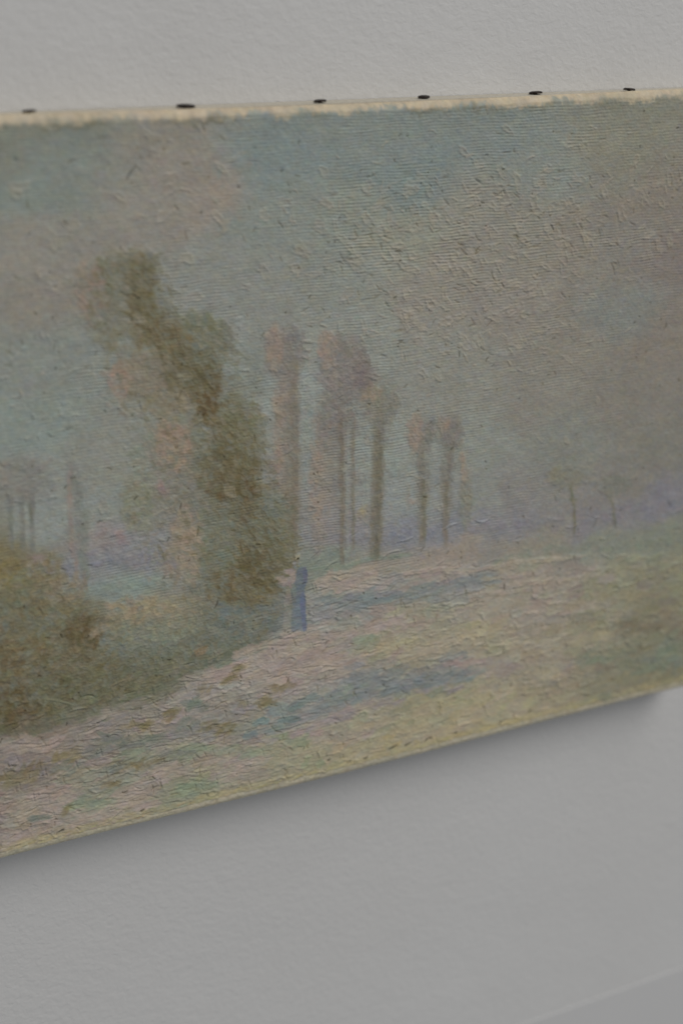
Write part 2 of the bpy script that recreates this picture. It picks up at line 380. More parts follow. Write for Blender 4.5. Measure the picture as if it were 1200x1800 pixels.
poplar([(515, 640), (517, 720), (517, 800), (515, 900), (514, 985)], 24, (112, 106, 97),
       [(505, 620, 34, 48, MAU + GRY, 90), (483, 612, 14, 36, PCH, 30), (520, 605, 16, 25, [(104, 102, 103)], 18), (497, 715, 13, 40, PCH, 30), (490, 790, 8, 60, PCH, 22), (512, 760, 16, 60, GRY, 40), (478, 850, 10, 60, [(128, 117, 112), (121, 116, 112)], 22)])
poplar([(600, 720), (602, 800), (602, 900), (602, 985)], 10, (107, 101, 93),
       [(605, 650, 44, 56, MAU, 150), (640, 665, 18, 34, [(104, 97, 97), (107, 100, 100)], 40), (577, 612, 16, 30, PCH, 34), (600, 612, 16, 24, GRY, 20), (590, 720, 36, 40, GRY + MAU, 70), (575, 740, 14, 50, GRY, 22), (556, 850, 10, 90, PCH + [(124, 116, 110)], 44), (562, 940, 9, 40, [(122, 116, 114)], 14)])
line([(622, 745), (622, 850), (622, 965)], 7, (108, 103, 94), .6)
line([(612, 760), (612, 970)], 6, (126, 130, 128), .5)
poplar([(668, 745), (666, 800), (664, 880), (660, 982)], 24, (104, 101, 90),
       [(668, 712, 32, 38, OLV + GRY, 70), (656, 695, 18, 18, PCH + OLV, 22), (688, 715, 14, 22, GRY, 24), (672, 760, 13, 30, GRY, 22)])
dabs(644, 850, 8, 90, [(124, 118, 110), (124, 128, 126)], 30, ang=1.57, spread=.2, alpha=.5)
poplar([(740, 780), (744, 830), (745, 900), (745, 955)], 13, (107, 104, 94),
       [(745, 765, 26, 36, GRY, 55), (730, 760, 13, 30, PCH, 30), (758, 750, 12, 18, [(106, 106, 103)], 14), (744, 820, 12, 26, GRY, 18)])
poplar([(795, 780), (786, 850), (782, 950)], 12, (108, 104, 96),
       [(795, 762, 22, 34, MAU + GRY, 55), (779, 745, 10, 16, PCH, 12), (788, 815, 11, 30, GRY, 20)])
dabs(820, 880, 13, 52, [(112, 112, 103), (109, 111, 104), (116, 113, 105)], 46, ang=1.57, spread=.3, alpha=.55)
dabs(815, 820, 6, 24, PCH, 14, ang=1.57, spread=.2, alpha=.5)
dabs(700, 870, 20, 60, [(124, 130, 128)], 20, alpha=.35)
dabs(720, 880, 8, 12, PCH, 6, alpha=.5); dabs(640, 900, 8, 12, [(136, 126, 100)], 8, alpha=.5)

soften(-400, 1500, 180, 1010, .0010, .0028, .42)
VEIL = [(122, 127, 124), (117, 117, 113), (124, 118, 112), (112, 112, 107), (120, 124, 122), (115, 110, 107), (127, 117, 109)]
for _ in range(900):
    x, y = rng.uniform(455, 850), rng.uniform(590, 975)
    s, t = L(x, y); u = pick(s, t, COL)
    stroke(s, t, 1.5 + rng.normal(0, .45), rng.uniform(8, 26) * PX, rng.uniform(5, 9) * PX, .72 * u + .28 * np.array(VEIL[rng.integers(len(VEIL))]), rng.uniform(.3, .8), .00004, .00006, rng.normal(0, .06), .5)
for _ in range(260):
    x, y = (rng.uniform(-20, 170), rng.uniform(800, 980)) if rng.random() < .5 else (rng.uniform(940, 1130), rng.uniform(815, 930))
    s, t = L(x, y); u = pick(s, t, COL)
    stroke(s, t, 1.2 + rng.normal(0, .6), rng.uniform(8, 24) * PX, rng.uniform(5, 9) * PX, .8 * u + .2 * np.array(VEIL[rng.integers(len(VEIL))]), rng.uniform(.3, .8), .00004, .00006, 0, .5)

# ---- 4. the big leaning tree
GRN = [(98, 98, 80), (102, 103, 88), (95, 96, 78), (104, 104, 84)]
BLG = [(101, 107, 99), (105, 110, 102), (98, 106, 101)]
DRK = [(82, 77, 57), (86, 78, 56), (78, 74, 55), (90, 83, 62)]
BRN = [(88, 74, 54), (82, 70, 52), (92, 80, 58)]
OCH = [(108, 98, 72), (104, 94, 68), (112, 102, 78)]
for (x, y, rx, ry, c, a, r) in [(205, 520, 58, 78, (112, 110, 99), .6, 0), (163, 512, 30, 50, (131, 113, 105), .6, 0), (250, 510, 30, 70, (92, 86, 66), .65, 0), (335, 605, 84, 56, (100, 101, 88), .7, .4), (270, 665, 80, 55, (115, 109, 97), .65, .2),
                               (350, 680, 48, 62, (88, 82, 63), .65, 0), (418, 765, 54, 72, (100, 97, 79), .7, 0), (330, 795, 76, 62, (114, 109, 98), .65, 0), (300, 790, 44, 50, (131, 115, 103), .55, 0), (420, 850, 52, 78, (90, 84, 64), .7, 0), (250, 880, 40, 60, (113, 114, 100), .5, 0),
                               (340, 900, 80, 80, (110, 109, 103), .5, 0), (395, 960, 76, 90, (103, 105, 93), .65, 0), (470, 960, 58, 110, (95, 94, 77), .7, 0), (440, 1040, 78, 70, (92, 87, 68), .65, 0), (330, 960, 38, 74, (131, 120, 106), .6, 0), (425, 1090, 96, 38, (97, 103, 98), .6, -.2)]:
    mass(x, y, rx, ry, c, a, r)
for (x, y, rx, ry, c, a, r) in [(285, 590, 40, 60, (94, 88, 68), .55, -.6), (330, 640, 60, 46, (94, 91, 74), .5, .6), (395, 730, 56, 50, (92, 87, 68), .5, .7), (430, 800, 52, 70, (94, 89, 70), .5, 0), (450, 900, 52, 70, (92, 87, 68), .5, 0), (455, 990, 60, 70, (92, 88, 70), .5, 0),
                               (320, 720, 70, 50, (112, 107, 94), .45, .3), (360, 850, 60, 60, (102, 99, 85), .5, 0), (300, 840, 50, 50, (114, 111, 103), .45, 0), (380, 1030, 60, 60, (102, 102, 88), .5, 0), (440, 660, 30, 60, (110, 112, 104), .4, 0)]:
    mass(x, y, rx, ry, c, a, r, 1.3)
kw = dict(ang=.75, spread=.55, ln=(9, 26), wd=(6, 12))
dabs(205, 495, 40, 45, [(110, 106, 94), (106, 104, 92)] + GRN, 110, alpha=.5, **kw)
dabs(200, 580, 42, 40, [(106, 106, 94), (111, 110, 100)], 60, alpha=.4, **kw)
dabs(163, 512, 26, 48, [(134, 112, 104), (130, 112, 104), (127, 114, 106)], 50, alpha=.6, **kw)
dabs(245, 490, 20, 42, DRK + GRN, 70, alpha=.6, **kw)
dabs(258, 560, 26, 50, DRK + OCH, 90, alpha=.6, **kw)
dabs(285, 520, 14, 20, [(106, 112, 108)], 12, alpha=.5, **kw)
dabs(340, 600, 66, 50, GRN + BLG, 190, alpha=.55, **kw)
dabs(390, 600, 20, 36, [(98, 99, 86), (102, 103, 92)], 40, alpha=.55, **kw)
dabs(300, 590, 44, 24, BRN + OCH, 60, alpha=.5, rot=.6, **kw)
dabs(265, 660, 60, 44, [(116, 108, 96), (112, 106, 94), (120, 112, 99)], 110, alpha=.5, **kw)
dabs(216, 668, 22, 30, [(136, 114, 103), (132, 112, 102)], 42, alpha=.65, **kw)
dabs(335, 655, 44, 36, DRK + GRN, 120, alpha=.6, **kw)
dabs(364, 690, 26, 44, DRK + BRN, 100, alpha=.6, **kw)
dabs(366, 722, 18, 24, BRN, 40, alpha=.7, **kw)
dabs(300, 715, 50, 24, [(118, 112, 96), (112, 108, 92)], 50, alpha=.45, **kw)
dabs(420, 745, 42, 46, GRN + [(106, 100, 78)], 130, alpha=.55, **kw)
dabs(330, 790, 62, 50, [(112, 108, 96), (106, 106, 96)] + BLG, 120, alpha=.5, **kw)
dabs(305, 785, 36, 44, [(134, 116, 103), (130, 113, 100), (136, 119, 106)], 90, alpha=.65, **kw)
dabs(390, 830, 44, 46, GRN + DRK, 130, alpha=.55, **kw)
dabs(425, 835, 30, 50, DRK + OCH, 100, alpha=.55, **kw)
dabs(432, 880, 24, 36, BRN + DRK, 80, alpha=.65, **kw)
dabs(385, 860, 22, 26, BRN, 36, alpha=.45, **kw)
dabs(245, 890, 30, 40, [(110, 112, 95), (113, 114, 98), (116, 117, 104)], 70, alpha=.45, **kw)
dabs(255, 800, 22, 40, [(112, 120, 112), (108, 118, 110)], 30, alpha=.4, **kw)
dabs(310, 880, 44, 60, [(112, 112, 107), (114, 110, 108), (108, 109, 104)], 100, alpha=.45, **kw)
dabs(285, 858, 12, 10, [(134, 112, 110)], 10, alpha=.5, **kw)
dabs(390, 940, 50, 60, BLG + GRN, 170, alpha=.5, **kw)
dabs(470, 930, 40, 66, GRN + BLG, 170, alpha=.5, **kw)
dabs(480, 890, 26, 22, [(96, 106, 106), (98, 104, 104)], 24, alpha=.5, **kw)
dabs(505, 965, 16, 50, OCH + GRN, 40, alpha=.5, **kw)
dabs(330, 960, 26, 66, [(136, 122, 108), (132, 120, 106), (128, 119, 106)], 100, alpha=.62, **kw)
dabs(300, 985, 16, 30, [(132, 116, 106), (112, 112, 122)], 20, alpha=.5, **kw)
dabs(445, 1010, 56, 60, DRK + OCH + GRN, 210, alpha=.5, **kw)
dabs(450, 1000, 30, 36, BRN + DRK, 60, alpha=.5, **kw)
dabs(395, 1030, 34, 34, BRN + OCH, 60, alpha=.45, **kw)
dabs(370, 1020, 36, 60, BLG, 80, alpha=.4, **kw)
dabs(470, 1060, 40, 30, OCH + [(96, 104, 104)], 60, alpha=.45, **kw)
dabs(430, 1090, 60, 26, [(92, 100, 100), (98, 105, 102), (88, 96, 96)], 110, alpha=.55, **kw)
dabs(395, 1075, 26, 16, [(96, 106, 108)], 20, alpha=.5, **kw)
dabs(492, 1060, 12, 36, [(104, 110, 116), (108, 112, 114)], 26, alpha=.5, **kw)

soften(60, 560, 420, 1130, .0011, .0013, .4)
for (x, y, rx, ry, c, a) in [(215, 510, 46, 55, (106, 105, 95), .45), (250, 500, 22, 60, (90, 86, 68), .45), (190, 600, 32, 24, (110, 108, 92), .4), (262, 575, 40, 30, (96, 89, 70), .45), (240, 660, 50, 44, (113, 109, 99), .4), (345, 650, 46, 40, (90, 86, 68), .4), (365, 715, 22, 32, (86, 73, 55), .5),
                          (300, 700, 46, 26, (120, 111, 96), .4), (400, 810, 50, 60, (95, 91, 74), .4), (432, 880, 26, 44, (84, 74, 54), .5), (395, 900, 50, 40, (104, 105, 95), .4), (480, 1000, 34, 60, (95, 92, 74), .4)]:
    mass(x, y, rx, ry, c, a, .5, 1.6)
for _ in range(420):           # long dry drags of the brush following the lean
    y = rng.uniform(470, 1060); x = np.interp(y, [470, 560, 620, 680, 730, 800, 880, 980, 1060], [245, 258, 315, 355, 372, 420, 432, 460, 450]) + rng.normal(0, 26)
    s, t = L(x, y); c = np.array([(84, 78, 58), (92, 86, 66), (80, 72, 54), (102, 96, 78), (110, 110, 100)][rng.integers(5)], float)
    stroke(s, t, .8 + rng.normal(0, .3), rng.uniform(14, 34) * PX, rng.uniform(3.5, 6.5) * PX, c, rng.uniform(.3, .65), .0001, .00012, rng.normal(0, .08), .5)
# feathery outliers and bites of sky along the silhouette
for _ in range(700):
    side_ = rng.random() < .6
    y = rng.uniform(440, 1090)
    e = np.interp(y, [440, 480, 560, 580, 640, 690, 735, 780, 850, 900, 980, 1090], [255, 275, 300, 395, 412, 395, 450, 465, 475, 500, 520, 480]) if side_ else np.interp(y, [440, 480, 560, 600, 650, 720, 780, 850, 900, 1000, 1090], [195, 140, 160, 195, 190, 225, 258, 250, 222, 280, 330])
    x = e + rng.normal(0, 15)
    s, t = L(x, y)
    ins = (x < e) if side_ else (x > e)
    if rng.random() < .5: c = np.array([(100, 99, 84), (104, 105, 93), (95, 92, 74), (108, 108, 98)][rng.integers(4)] if side_ else [(113, 112, 102), (122, 114, 104), (110, 110, 100), (126, 115, 106)][rng.integers(4)], float)
    else: c = np.array([(118, 122, 118), (114, 118, 112), (120, 121, 116)][rng.integers(3)], float)
    stroke(s, t, .75 + rng.normal(0, .6), rng.uniform(7, 22) * PX, rng.uniform(5, 9) * PX, .3 * pick(s, t, COL) + .7 * c, rng.uniform(.25, .7), .00008, .0001, rng.normal(0, .1), .5)
TREE_L = ([445, 480, 560, 600, 650, 720, 780, 850, 900, 1000, 1100], [190, 140, 160, 195, 190, 225, 258, 250, 222, 280, 330])
TREE_R = ([445, 480, 560, 600, 650, 720, 780, 850, 900, 1000, 1100], [262, 275, 300, 405, 412, 455, 470, 480, 505, 520, 470])
MOT = [(112, 116, 110), (108, 112, 106), (103, 107, 98), (118, 112, 100), (98, 96, 80), (90, 85, 66), (106, 98, 76), (124, 114, 102), (104, 110, 110), (112, 108, 92)]
for _ in range(1500):
    y = rng.uniform(450, 1100); x = rng.uniform(np.interp(y, *TREE_L) - 8, np.interp(y, *TREE_R) + 8)
    s, t = L(x, y); u = pick(s, t, COL)
    c = .45 * u + .55 * np.array(MOT[rng.integers(len(MOT))], float)
    stroke(s, t, .75 + rng.normal(0, .55), rng.uniform(6, 20) * PX, rng.uniform(5, 9) * PX, c, rng.uniform(.3, .75), .00012, .0002 * rng.random(), rng.normal(0, .1), .4)

# ---- 5. left shrubs and the pale bush
kb = dict(ang=-.4, spread=1.0, ln=(10, 26), wd=(7, 13), h=.00015, ridge=.00018)
dabs(40, 1010, 70, 26, OCH + OLV, 90, alpha=.55, **kb)
dabs(20, 1010, 30, 22, [(120, 108, 70), (116, 104, 70)], 20, alpha=.5, **kb)
dabs(60, 1090, 100, 80, GRN + OCH + BLG, 330, alpha=.5, **kb)
dabs(110, 1035, 44, 24, [(120, 112, 94), (126, 114, 100)], 50, alpha=.45, **kb)
dabs(150, 1110, 34, 26, BRN + DRK, 60, alpha=.55, **kb)
dabs(30, 1160, 100, 40, OCH + BRN, 130, alpha=.4, **kb)
dabs(60, 1215, 120, 34, BLG + GRN, 150, alpha=.45, **kb)
dabs(20, 1245, 70, 40, BRN + DRK, 100, alpha=.55, **kb)
dabs(150, 1190, 90, 50, GRN + DRK, 160, alpha=.45, **kb)
dabs(-100, 1150, 100, 130, GRN + DRK + BRN, 200, alpha=.5, **kb)
dabs(245, 1075, 62, 24, [(134, 124, 102), (130, 121, 100), (128, 118, 104)], 110, alpha=.6, **kb)
dabs(190, 1115, 30, 14, [(133, 121, 104)], 22, alpha=.5, **kb)
dabs(290, 1110, 90, 30, [(114, 118, 104), (108, 114, 104), (120, 120, 104)], 150, alpha=.5, **kb)
dabs(230, 1130, 60, 24, [(104, 110, 104), (100, 108, 104)], 70, alpha=.5, **kb)
dabs(340, 1150, 100, 30, [(96, 103, 95), (100, 106, 98), (92, 98, 88)], 170, alpha=.5, rot=-.25, **kb)
dabs(260, 1185, 100, 26, GRN + [(90, 90, 75)], 140, alpha=.5, rot=-.3, **kb)
dabs(350, 1143, 16, 8, [(126, 104, 82)], 6, alpha=.6, **kb)
line([(-60, 1310), (60, 1285), (180, 1250), (300, 1200), (400, 1160), (470, 1130)], 22, (92, 94, 80), .45, wob=8)

for _ in range(1300):
    x = rng.uniform(-180, 470); y = rng.uniform(np.interp(x, [-180, 90, 180, 230, 470], [985, 995, 1090, 1060, 1090]), np.interp(x, [-200, 0, 180, 300, 400, 470], [1320, 1295, 1245, 1195, 1150, 1115]))
    s, t = L(x, y); u = pick(s, t, COL)
    c = .5 * u + .5 * np.array(MOT[rng.integers(len(MOT))], float)
    stroke(s, t, -.4 + rng.normal(0, .9), rng.uniform(7, 20) * PX, rng.uniform(5, 10) * PX, c, rng.uniform(.3, .75), .00014, .00028 * rng.random(), rng.normal(0, .1), .4)

# ---- 6. ground: thick knife-laid patches
def ground(x0, x1, y0f, y1f, n, ln, wd, ang, al, h, ridge, spread=.15, k=2.5):
    for _ in range(n):
        x = rng.uniform(x0, x1); y = rng.uniform(y0f(x), y1f(x))
        s, t = L(x, y); c = jit(pick(s + rng.normal(0, .004), t + rng.normal(0, .002)), k, 1.6)
        stroke(s, t, ang + rng.normal(0, spread), rng.uniform(*ln) * PX, rng.uniform(*wd) * PX, c, al * rng.uniform(.7, 1), h * rng.uniform(.5, 1.2), ridge * (rng.uniform(.5, 1.4) if rng.random() < .4 else .08), rng.normal(0, .05), .2)
bot = lambda x: 1512 - .2537 * x
shrub = lambda x: np.interp(x, [-200, 0, 180, 300, 400, 470, 520, 545, 600, 700, 1290], [1330, 1305, 1255, 1205, 1160, 1125, 1100, 1010, 1000, 985, 945])
ground(-190, 1290, lambda x: max(shrub(x), 1000), lambda x: shrub(x) + 110, 800, (22, 60), (7, 14), -.05, .75, .00012, .00022)
ground(-190, 1290, lambda x: shrub(x) + 40, bot, 1200, (24, 66), (13, 28), -.02, .85, .0002, .00055)
for _ in range(420):
    x = rng.uniform(-150, 1250); y = rng.uniform(shrub(x) + 25, bot(x) - 14)
    s, t = L(x, y); c = jit(pick(s + rng.normal(0, .006), t + rng.normal(0, .003)), 3.2, 2.4)
    stroke(s, t, -.03 + rng.normal(0, .1), rng.uniform(24, 58) * PX, rng.uniform(14, 28) * PX, c, rng.uniform(.6, .95), .00018, rng.choice([.0001, .0003, .0006]), rng.normal(0, .03), .1)
# path colour notes
PNK = [(137, 125, 119), (140, 128, 121), (133, 122, 116), (138, 127, 117)]
kg = dict(ang=-.12, spread=.3, h=.00018, ridge=.00022, soft=.22)
for (x, y, rx, ry, n) in [(560, 1120, 60, 12, 22), (480, 1150, 60, 16, 26), (500, 1185, 60, 20, 30), (400, 1180, 40, 10, 14), (620, 1020, 60, 16, 26), (700, 1100, 60, 12, 14), (580, 1150, 60, 20, 24), (80, 1420, 60, 26, 26), (160, 1440, 60, 18, 20), (240, 1400, 40, 20, 14), (300, 1360, 30, 12, 8), (130, 1395, 30, 10, 7), (420, 1340, 50, 20, 22), (60, 1310, 70, 10, 10), (20, 1480, 40, 12, 10)]:
    dabs(x, y, rx, ry, PNK, n, ln=(26, 60), wd=(10, 20), alpha=.7, **kg)
YEL = [(142, 133, 111), (139, 131, 114), (144, 133, 108), (137, 129, 113)]
for (x, y, rx, ry, n) in [(700, 1140, 50, 16, 18), (840, 1105, 40, 12, 12), (860, 1215, 40, 20, 14), (740, 1290, 60, 16, 18), (820, 1260, 60, 20, 22), (660, 1320, 50, 14, 14), (920, 1250, 60, 16, 16), (560, 1320, 50, 10, 10), (640, 1270, 40, 10, 8), (960, 1180, 40, 10, 6), (1040, 1120, 50, 10, 8)]:
    dabs(x, y, rx, ry, YEL, n, ln=(28, 62), wd=(14, 24), alpha=.6, **kg)
dabs(700, 1300, 40, 8, [(148, 132, 96)], 6, ln=(12, 20), wd=(6, 10), alpha=.6, **kg)
GGN = [(118, 124, 106), (121, 126, 108), (114, 120, 104)]
for (x, y, rx, ry, n) in [(640, 1125, 22, 16, 7), (150, 1410, 36, 12, 12), (330, 1385, 40, 12, 14), (430, 1320, 36, 8, 8), (330, 1320, 60, 8, 9), (520, 1300, 40, 10, 8), (350, 1425, 40, 8, 8), (240, 1330, 40, 8, 6), (1150, 1170, 50, 16, 16), (1060, 1230, 40, 8, 6), (1050, 1160, 40, 8, 8)]:
    dabs(x, y, rx, ry, GGN if x < 1000 else [(104, 110, 98), (108, 112, 98)], n, ln=(24, 50), wd=(9, 18), alpha=.6, **kg)
BLU = [(111, 115, 117), (107, 114, 116), (114, 114, 117), (104, 112, 113)]
for pth, n in [([(470, 1285), (540, 1255), (640, 1215), (740, 1200), (850, 1180)], 90), ([(560, 1062), (640, 1055), (740, 1040), (880, 1015)], 55)]:
    path_dabs(pth, 11, BLU, n, ln=(24, 56), wd=(8, 15), alpha=.6, ang=-.1, spread=.12, h=.00014, ridge=.00022)
path_dabs([(470, 1300), (560, 1270), (700, 1225), (800, 1210)], 8, [(126, 117, 119), (123, 114, 117)], 30, ln=(24, 50), wd=(8, 13), alpha=.6, ang=-.1, spread=.12, h=.00014, ridge=.0002)
dabs(815, 1165, 30, 6, [(136, 118, 116), (134, 116, 114)], 7, ln=(24, 44), wd=(8, 13), alpha=.65, **kg)
for (x, y) in [(640, 1292), (570, 1290), (900, 1170), (690, 1150), (520, 1290)]: dabs(x, y, 14, 5, [(134, 120, 116)], 2, ln=(24, 40), wd=(9, 14), alpha=.65, **kg)
OCG = [(104, 94, 68), (109, 99, 74), (100, 91, 68), (112, 102, 80), (108, 102, 86)]
for (x, y, rx, ry, n) in [(400, 1195, 16, 7, 6), (360, 1212, 12, 5, 3), (425, 1176, 12, 4, 3), (500, 1208, 22, 6, 6), (468, 1232, 22, 8, 10), (425, 1238, 9, 5, 3), (385, 1280, 36, 11, 16), (300, 1250, 22, 6, 7), (240, 1275, 26, 6, 7), (290, 1260, 16, 6, 4), (115, 1330, 34, 9, 11), (40, 1365, 46, 8, 11), (230, 1345, 40, 7, 8), (200, 1378, 26, 4, 4), (10, 1380, 16, 10, 5), (120, 1425, 8, 5, 2), (70, 1350, 40, 6, 6), (270, 1335, 20, 5, 3)]:
    dabs(x, y, rx, ry, OCG, n, ln=(18, 38), wd=(8, 14), alpha=.6, ang=-.3, spread=.4, h=.0001, ridge=.0002, soft=.55)
DGR = [(98, 103, 96), (102, 104, 98), (106, 104, 104)]
for (x, y, rx, ry, n) in [(200, 1300, 30, 10, 9), (165, 1320, 20, 8, 5), (230, 1310, 26, 8, 7), (100, 1350, 40, 6, 6), (270, 1300, 30, 6, 6), (200, 1350, 20, 6, 5), (330, 1270, 24, 6, 5), (310, 1325, 34, 5, 6), (70, 1440, 16, 6, 3), (350, 1240, 26, 8, 6)]:
    dabs(x, y, rx, ry, DGR, n, ln=(20, 40), wd=(8, 14), alpha=.6, **kg)
for (x, y, c) in [(462, 1268, (100, 114, 115)), (520, 1240, (102, 112, 112)), (505, 1262, (96, 106, 106)), (545, 1228, (106, 114, 114)), (440, 1290, (102, 112, 114)), (590, 1222, (104, 111, 113))]:
    dabs(x, y, 10, 4, [c], 3, ln=(24, 40), wd=(10, 15), alpha=.75, **kg)
# far right meadow streaks
for (x, y, c, n) in [(1120, 1100, (106, 100, 84), 12), (1080, 1150, (106, 108, 94), 10), (1170, 1040, (120, 116, 96), 10), (1060, 1040, (126, 120, 100), 8), (1120, 985, (118, 118, 102), 10), (1160, 1195, (112, 106, 88), 8), (1100, 1190, (120, 114, 96), 8)]:
    dabs(x, y, 60, 8, [c], n, ln=(30, 70), wd=(7, 13), alpha=.5, **kg)
for (x, y, c) in [(930, 985, (136, 126, 114)), (980, 980, (134, 124, 112)), (830, 1000, (138, 127, 117)), (760, 1000, (138, 127, 118)), (900, 1010, (138, 127, 116)), (960, 1020, (138, 127, 115)), (880, 1040, (138, 127, 117))]:
    line([(x - 45, y + 8), (x + 45, y - 3)], 8, c, .6, h=.0002, ridge=.0003)

# ---- 7. the small walking figure
fk = dict(step=4, ln=13, wob=.5, soft=.4)
dabs(507, 1018, 15, 17, [(138, 126, 122), (136, 124, 122)], 26, ln=(8, 18), wd=(6, 9), alpha=.75)
line([(508, 1045), (506, 1080), (503, 1102)], 16, (120, 116, 111), .6)
line([(520, 1034), (521, 1055), (520, 1080), (516, 1106)], 13, (99, 106, 108), .85, **fk)
line([(531, 1002), (530, 1015), (529, 1030)], 23, (94, 101, 112), .85, **fk)
line([(530, 1030), (528, 1050), (528, 1065)], 17, (94, 101, 114), .85, **fk)
line([(528, 1065), (528, 1085), (527, 1105)], 22, (97, 104, 114), .8, **fk)
line([(536, 1003), (538, 1014), (536, 1028)], 10, (88, 95, 112), .8, **fk)
line([(532, 1045), (533, 1070), (536, 1105)], 10, (90, 96, 116), .8, **fk)
line([(513, 1040), (517, 1062)], 4, (88, 95, 99), .6, **fk)
dabs(522, 994, 6, 5, [(120, 122, 126)], 5, ln=(6, 9), wd=(5, 7), alpha=.7)
s_, t_ = L(523, 980); stroke(s_, t_, 0, 13 * PX, 11 * PX, (140, 134, 116), .9, .0007, .0002, 0, .6)
s_, t_ = L(524, 983); stroke(s_, t_, -.5, 6 * PX, 4.5 * PX, (66, 62, 52), .9, -.0005, 0, 0, .6)

# ---- 8. crusty squiggles of dried paint and specks of grime
def squig(x, y, ang, ln, wd, col, al, h):
    s, t = L(x, y); stroke(s, t, ang, ln * PX, wd * PX, col, al, h, h * .4, rng.normal(0, .09), .6)
CRM = [(134, 129, 117), (130, 126, 115), (138, 131, 120), (130, 122, 114)]
def dens(x, y):
    a = math.exp(-(((x - 900) / 240) ** 2 + ((y - 390) / 105) ** 2)) + .9 * math.exp(-(((x - 720) / 140) ** 2 + ((y - 440) / 90) ** 2))
    a += .75 * math.exp(-(((x - 820) / 190) ** 2 + ((y - 560) / 70) ** 2)) + .15 * math.exp(-(((x - 330) / 200) ** 2 + ((y - 340) / 80) ** 2)) + .03
    return a
cnt = 0
while cnt < 700:
    x, y = rng.uniform(-180, 1290), rng.uniform(215, 900)
    if rng.random() > dens(x, y): continue
    a = rng.choice([0.05, .7, .9, 1.1, -.6, 0.0, 0.1]) + rng.normal(0, .3)
    s, t = L(x, y); u = pick(s, t, COL)
    if rng.random() < .35:
        stroke(s, t, a, rng.uniform(14, 34) * PX, rng.uniform(8, 17) * PX, .45 * u + .55 * np.array(CRM[rng.integers(4)]), .6, .00006, .00035, rng.normal(0, .06), .2)
    elif rng.random() < .55: squig(x, y, a, rng.uniform(8, 24), rng.uniform(3, 4.6), .35 * u + .65 * np.array(CRM[rng.integers(4)]), .75, rng.uniform(.00012, .0004))
    else: squig(x, y, a, rng.uniform(8, 22), rng.uniform(3, 5), u * .8 + np.array([3, 0, -4]), .65, -rng.uniform(.0001, .0003))
    cnt += 1
for _ in range(300):           # ridges left by the knife over shrubs and ground
    x = rng.uniform(-180, 1290); y = rng.uniform(shrub(x) - 60, bot(x))
    s, t = L(x, y); u = pick(s, t, COL)
    vert = rng.random() < .22
    a = (1.5 if vert else -.05) + rng.normal(0, .25)
    if rng.random() < .62: squig(x, y, a, rng.uniform(14, 46) * (.5 if vert else 1), rng.uniform(3, 4.6), u * 1.03, .5, rng.uniform(.0003, .0008))
    else: squig(x, y, a, rng.uniform(10, 30) * (.5 if vert else 1), rng.uniform(2.8, 4.5), u * .9, .6, -rng.uniform(.0002, .0004))
for _ in range(320):
    x = rng.uniform(-180, 600); y = rng.uniform(560, 1250)
    s, t = L(x, y); u = pick(s, t, COL)
    squig(x, y, -.8 + rng.normal(0, .7), rng.uniform(8, 22), rng.uniform(3.2, 5.5), u * 1.02, .5, rng.uniform(.0002, .0005))
def knife_ridge(x, y, ang, ln, hgt):
    n = max(2, int(ln / 7)); wy = 0; bend = rng.normal(0, .012)
    for i in range(n):
        q = (i - n / 2) * 7; wy += rng.normal(0, 1.0); tap = math.sin(math.pi * (i + .7) / (n + .4))
        xx = x + q * math.cos(ang) - wy * math.sin(ang); yy = y + q * math.sin(ang) + wy * math.cos(ang) + bend * q * q * .15
        s, t = L(xx, yy); u = pick(s, t, COL)
        stroke(s, t, ang + rng.normal(0, .1), 13 * PX, 3.6 * PX, u * 1.02, .4, hgt * tap, 0, 0, .8)
        s, t = L(xx - 3.4 * math.sin(ang), yy + 3.6 * math.cos(ang))
        stroke(s, t, ang, 12 * PX, 3.2 * PX, u * .98, .4, -.3 * hgt * tap, 0, 0, .8)
for _ in range(420):
    x = rng.uniform(-150, 1250); y = rng.uniform(shrub(x) + 8, bot(x) - 12)
    if rng.random() < .16: knife_ridge(x, y, 1.5 + rng.normal(0, .15), rng.uniform(10, 26), rng.uniform(.0003, .0007))
    else: knife_ridge(x, y, -.06 + rng.normal(0, .12), rng.uniform(16, 70), rng.uniform(.0002, .0007))
for _ in range(300):           # brown grime lodged along old knife marks
    x = rng.uniform(-150, 1250); y = rng.uniform(shrub(x) + 15, bot(x) - 8)
    s, t = L(x, y); u = pick(s, t, COL)
    squig(x, y, (1.5 if rng.random() < .35 else -.05) + rng.normal(0, .3), rng.uniform(7, 26), rng.uniform(2.6, 3.8), .55 * u + .45 * np.array([92, 82, 62.]), .65, -.0001)
for _ in range(420):           # grime
    x = rng.uniform(-180, 1290); y = rng.uniform(190, bot(x))
    s, t = L(x, y); u = pick(s, t, COL)
    sz = rng.exponential(1.0)
    squig(x, y, rng.uniform(0, 3.1), 4 + 4 * sz, 3 + rng.uniform(0, 1.6), u * rng.uniform(.55, .85) + np.array([2, 0, -4]), .75, -.0001)
for (x, y, a, l) in [(496, 300, -.6, 9), (230, 306, -.9, 30), (420, 329, 0, 7), (115, 392, 1.0, 12), (28, 281, 0, 8), (855, 272, 0, 8), (840, 318, .6, 18), (970, 400, 1, 18), (175, 919, -.5, 9), (146, 923, 0, 6)]:
    s, t = L(x, y); squig(x, y, a, l, 4.5, pick(s, t, COL) * .7, .8, -.0003)
